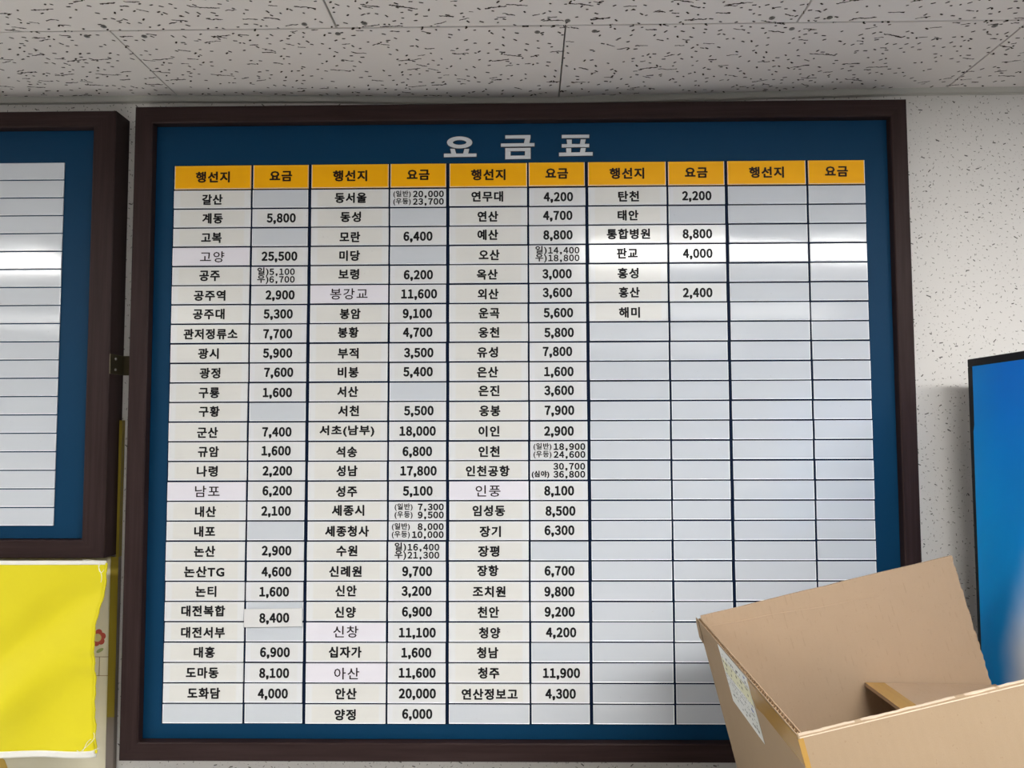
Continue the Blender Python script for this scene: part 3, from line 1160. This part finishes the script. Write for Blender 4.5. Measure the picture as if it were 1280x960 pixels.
ss = [(VY0 - 0.0135, VT - 0.0112), (VY0 - 0.0130, VT - 0.095), (VY0 - 0.0105, VT - 0.105), (VY0 - 0.0095, VT - 0.20), (VY0 - 0.0085, 0.11),
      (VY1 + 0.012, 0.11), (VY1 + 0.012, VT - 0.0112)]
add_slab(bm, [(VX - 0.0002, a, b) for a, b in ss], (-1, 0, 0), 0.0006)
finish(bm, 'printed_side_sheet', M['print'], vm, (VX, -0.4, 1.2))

# ------------------------------------------------------------------ cardboard box
U = Vector((0.9692, -0.0313, 0.2442)).normalized()
Wd = Vector((0.2428, -0.0424, -0.9691)).normalized()
V = Wd.cross(U).normalized()
if V.y > 0:
    V = -V
A0 = Vector((0.7753, -0.16, -0.6606 + Z0))
L_, D_, FLAP, BODY, T = 0.3311, 0.4144, 0.165, 0.385, 0.0045


def B(a, b, k):
    return A0 + U * a + V * b + Wd * k


base = B(L_ / 2, D_ / 2, BODY)
cb = thing('cardboard_box', 'open brown cardboard box with raised flaps and shipping label', 'box', base)


def boxpart(name, pts, n, t, mat, parent=cb, label=None, dens=0):
    bm = bmesh.new()
    add_slab(bm, pts, n, t)
    c = sum((Vector(p) for p in pts), Vector()) / len(pts)
    o = finish(bm, name, mat, parent, c)
    if label:
        o['label'] = label
    return o


def ragged(p0, p1, n, amp, dirn):
    """points from p0 to p1 with small random nicks along dirn"""
    out = []
    for i_ in range(n + 1):
        t = i_ / n
        out.append(p0.lerp(p1, t) + dirn * (random.uniform(-amp, amp) if 0 < i_ < n else 0))
    return out


# back: raised flap + wall
top = ragged(B(0.0015, 0, -0.0015), B(L_, 0, 0), 14, 0.0004, Wd)
side = ragged(B(L_, 0, 0), B(L_, 0, FLAP), 40, 0.0010, U)[1:]
bf = boxpart('back_flap', top + side + [B(0.0015, 0, FLAP)], -V, T, M['kraft'])
boxpart('back_wall', [B(0, 0, FLAP), B(L_, 0, FLAP), B(L_, 0, BODY), B(0, 0, BODY)], -V, T, M['kraft'])
# pressed crease across the raised flap
bm = bmesh.new()
cr = [B(0.012 + 0.018 * i_, 0.0, 0.0125 + 0.0012 * i_ + 0.0008 * math.sin(i_)) for i_ in range(13)]
for p, q in zip(cr, cr[1:]):
    add_slab(bm, [p, q, q + Wd * 0.0010 + V * 0.0006, p + Wd * 0.0010 + V * 0.0006], V, 0.00005)
finish(bm, 'crease', M['kraft'], bf, cr[6])
# left: flap with open flutes (two liners and a wavy medium) + wall
lf = boxpart('left_flap', [B(0, 0.002, 0), B(0, D_, 0), B(0, D_, FLAP), B(0, 0.002, FLAP)], -U, 0.0008, M['kraft'])
boxpart('outer_liner', [B(-T + 0.0008, 0.002, -0.0006), B(-T + 0.0008, D_, -0.0002), B(-T + 0.0008, D_, FLAP), B(-T + 0.0008, 0.002, FLAP)],
        -U, 0.0008, M['kraft_outer'], lf)
bm = bmesh.new()
NF = 56
prevv = None
for i_ in range(NF * 8 + 1):
    bb = 0.002 + (D_ - 0.002) * i_ / (NF * 8)
    aa = -T / 2 + (T / 2 - 0.0009) * math.sin(2 * math.pi * i_ / 8)
    cur = [bm.verts.new(B(aa - 0.00022, bb, 0.0003)), bm.verts.new(B(aa + 0.00022, bb, 0.0003)),
           bm.verts.new(B(aa + 0.00022, bb, 0.02)), bm.verts.new(B(aa - 0.00022, bb, 0.02))]
    if prevv:
        for q in range(4):
            bm.faces.new((prevv[q], prevv[(q + 1) % 4], cur[(q + 1) % 4], cur[q]))
    prevv = cur
finish(bm, 'fluting', M['flute'], lf, B(0, D_ / 2, 0))
boxpart('left_wall', [B(0, 0, FLAP), B(0, D_, FLAP), B(0, D_, BODY), B(0, 0, BODY)], -U, T, M['kraft_outer'])
# crushed corner: small torn tab beside the top-left corner
boxpart('torn_tab', [B(-T, 0.0, -0.0015), B(-T, 0.012, -0.0005), B(-T - 0.0006, 0.010, 0.030), B(-T - 0.0012, -0.009, 0.026), B(-T - 0.0006, -0.0045, 0.006)],
        -U, 0.0008, M['kraft_outer'])
bm = bmesh.new()
for (b0, k0, b1, k1) in ((0.012, 0.034, 0.026, 0.062), (0.004, 0.030, 0.012, 0.052), (0.062, 0.0165, 0.100, 0.0145), (0.085, 0.010, 0.096, 0.022), (0.020, 0.016, 0.055, 0.010)):
    p, q = B(-T, b0, k0), B(-T, b1, k1)
    add_slab(bm, [p, q, q + Wd * 0.0009, p + Wd * 0.0009 + V * 0.0005], -U, 0.0002)
finish(bm, 'scuff_creases', M['flute'], lf, B(-T, 0.05, 0.03))
# front: flap + wall, nearest the camera, with a crushed pale rim
topf = ragged(B(-T, D_, 0.0), B(L_ + T, D_, 0.0), 40, 0.0004, Wd)
ff = boxpart('front_flap', topf + [B(L_ + T, D_, FLAP), B(-T, D_, FLAP)], V, T, M['kraft_outer'])
bm = bmesh.new()
prevv = None
for i_ in range(121):
    a = -T + 0.001 + (L_ + 2 * T - 0.002) * i_ / 120
    h = 0.0004 + 0.0003 * math.sin(i_ * 0.9) * math.sin(i_ * 0.23 + 1) + random.uniform(-.0002, .0002)
    if abs(a - 0.185) < 0.010:
        h += 0.0012 * math.cos((a - 0.185) / 0.010 * 1.5) * (1 if i_ % 2 else 0.4)
    cur = [bm.verts.new(B(a, D_ + 0.0001, 0.0012)), bm.verts.new(B(a, D_ + 0.0006, -h)),
           bm.verts.new(B(a, D_ + T - 0.0006, -h * 0.9)), bm.verts.new(B(a, D_ + T + 0.0003, 0.0018))]
    if prevv:
        for q in range(4):
            bm.faces.new((prevv[q], prevv[(q + 1) % 4], cur[(q + 1) % 4], cur[q]))
    else:
        bm.faces.new(cur)
    prevv = cur
bm.faces.new(prevv[::-1])
finish(bm, 'crushed_rim', M['kraft_edge'], ff, B(0.16, D_, 0))
boxpart('front_wall', [B(-T, D_, FLAP), B(L_ + T, D_, FLAP), B(L_ + T, D_, BODY), B(-T, D_, BODY)], V, T, M['kraft_outer'])
# right wall and its flap folded into the box
boxpart('right_wall', [B(L_, 0, FLAP), B(L_, D_, FLAP), B(L_, D_, BODY), B(L_, 0, BODY)], U, T, M['kraft_outer'])
fd = (U * (0.1793 - L_) + Wd * (0.1251 - 0.1640))
fl_len = fd.length
fd.normalize()
fn = fd.cross(V).normalized()
if fn.z > 0:
    fn = -fn
H0 = B(L_, 0.003, 0.1640)


def FP(d, b):
    return H0 + fd * d + V * b


edge = ragged(FP(fl_len, 0), FP(fl_len, D_ - 0.012), 26, 0.0006, fd)
rf = boxpart('right_flap', [FP(0, 0)] + edge + [FP(0, D_ - 0.012)], fn, T, M['kraft'], cb, 'flap folded down into the box')
boxpart('packing_tape', [FP(fl_len + 0.0005, 0.001) - fn * 0.0003, FP(fl_len + 0.0012, D_ - 0.013) - fn * 0.0003,
                         FP(fl_len - 0.0235, D_ - 0.013) - fn * 0.0003, FP(fl_len - 0.0235, 0.001) - fn * 0.0003],
        fn, 0.0002, M['tape'], rf)
boxpart('bottom', [B(-T, -T, BODY), B(L_ + T, -T, BODY), B(L_ + T, D_ + T, BODY), B(-T, D_ + T, BODY)], Wd, T, M['kraft'])
# tape on the left flap beside the near corner
tp = [(0.262, 0.0025), (0.275, 0.0015), (D_ + T - 0.001, 0.0008), (D_ + T - 0.001, 0.0235), (0.30, 0.0235), (0.272, 0.0265), (0.268, 0.0215), (0.262, 0.0210)]
boxpart('packing_tape', [B(-T - 0.0002, b, k) for b, k in tp], -U, 0.0003, M['tape'], lf)
boxpart('corner_tape', [B(-T - 0.0006, D_ + T + 0.0002, 0.002), B(-0.0010, D_ + T + 0.0002, 0.002), B(-0.0015, D_ + T + 0.0002, 0.09), B(-T - 0.0006, D_ + T + 0.0002, 0.09)],
        V, 0.0003, M['tape'], ff)
# shipping label with illegible print
lab = boxpart('shipping_label', [B(-T - 0.0002, 0.130, 0.0012), B(-T - 0.0002, 0.262, 0.0012), B(-T - 0.0002, 0.262, 0.0640), B(-T - 0.0002, 0.132, 0.0640)],
              -U, 0.0003, M['label'], lf, 'white and yellow printed shipping label')


def on_label(b0, k0, b1, k1, e=0.0006):
    return [B(-T - e, b0, k0), B(-T - e, b1, k0), B(-T - e, b1, k1), B(-T - e, b0, k1)]


boxpart('yellow_stripe', on_label(0.135, 0.014, 0.261, 0.030), -U, 0.0001, M['label_yellow'], lf)
for nm, mt, n, lo, hi, hmin, hmax in (('print_marks', 'label_ink', 46, 0.006, 0.058, 0.0012, 0.0026),
                                      ('fine_print', 'label_grey', 90, 0.003, 0.060, 0.0006, 0.0012),
                                      ('blue_print', 'label_blue', 12, 0.003, 0.050, 0.0010, 0.0024)):
    bm = bmesh.new()
    lines = {'print_marks': [0.008, 0.016, 0.023, 0.050, 0.055], 'fine_print': [0.030, 0.034, 0.038, 0.042, 0.046, 0.012],
             'blue_print': [0.004, 0.030, 0.036]}[nm]
    for k_ in range(n):
        kk = random.choice(lines) + random.uniform(-.0006, .0006)
        b0 = random.uniform(0.137, 0.252)
        if nm == 'blue_print':
            b0 = random.uniform(0.238, 0.256)
        add_slab(bm, on_label(b0, kk, min(b0 + random.uniform(0.0012, 0.005), 0.259), kk + random.uniform(hmin, hmax), 0.00075), -U, 0.0001)
    tag(finish(bm, nm, M[mt], lf, B(-T, 0.19, 0.03)), kind='stuff')

# ------------------------------------------------------------------ what carries the box, below the frame
low = min((B(a, b, BODY + T)).z for a in (-T, L_ + T) for b in (-T, D_ + T))
cab_z = low - 0.0005
cbn = thing('low_cabinet', 'grey cabinet below the board carrying the tilted cardboard box', 'cabinet', (0.85, -0.32, 0))
box_obj('body', (0.45, -0.62, 0.06), (1.188, 0.02, cab_z - 0.02), M['cabinet'], cbn, 0.002)
box_obj('cabinet_top', (0.44, -0.63, cab_z - 0.02), (1.190, 0.025, cab_z), M['cabinet'], cbn, 0.002)
box_obj('plinth', (0.47, -0.59, 0.0), (1.17, 0.0, 0.06), M['black'], cbn)
for s in (0, 1):
    x0 = 0.455 + s * 0.366
    d = box_obj('door', (x0, -0.638, 0.07), (x0 + 0.362, -0.6205, cab_z - 0.03), M['cabinet'], cbn, 0.002)
    box_obj('handle', (x0 + (0.32 if s == 0 else 0.025), -0.660, 0.75), (x0 + (0.335 if s == 0 else 0.04), -0.6385, 0.90), M['black'], d, 0.002)
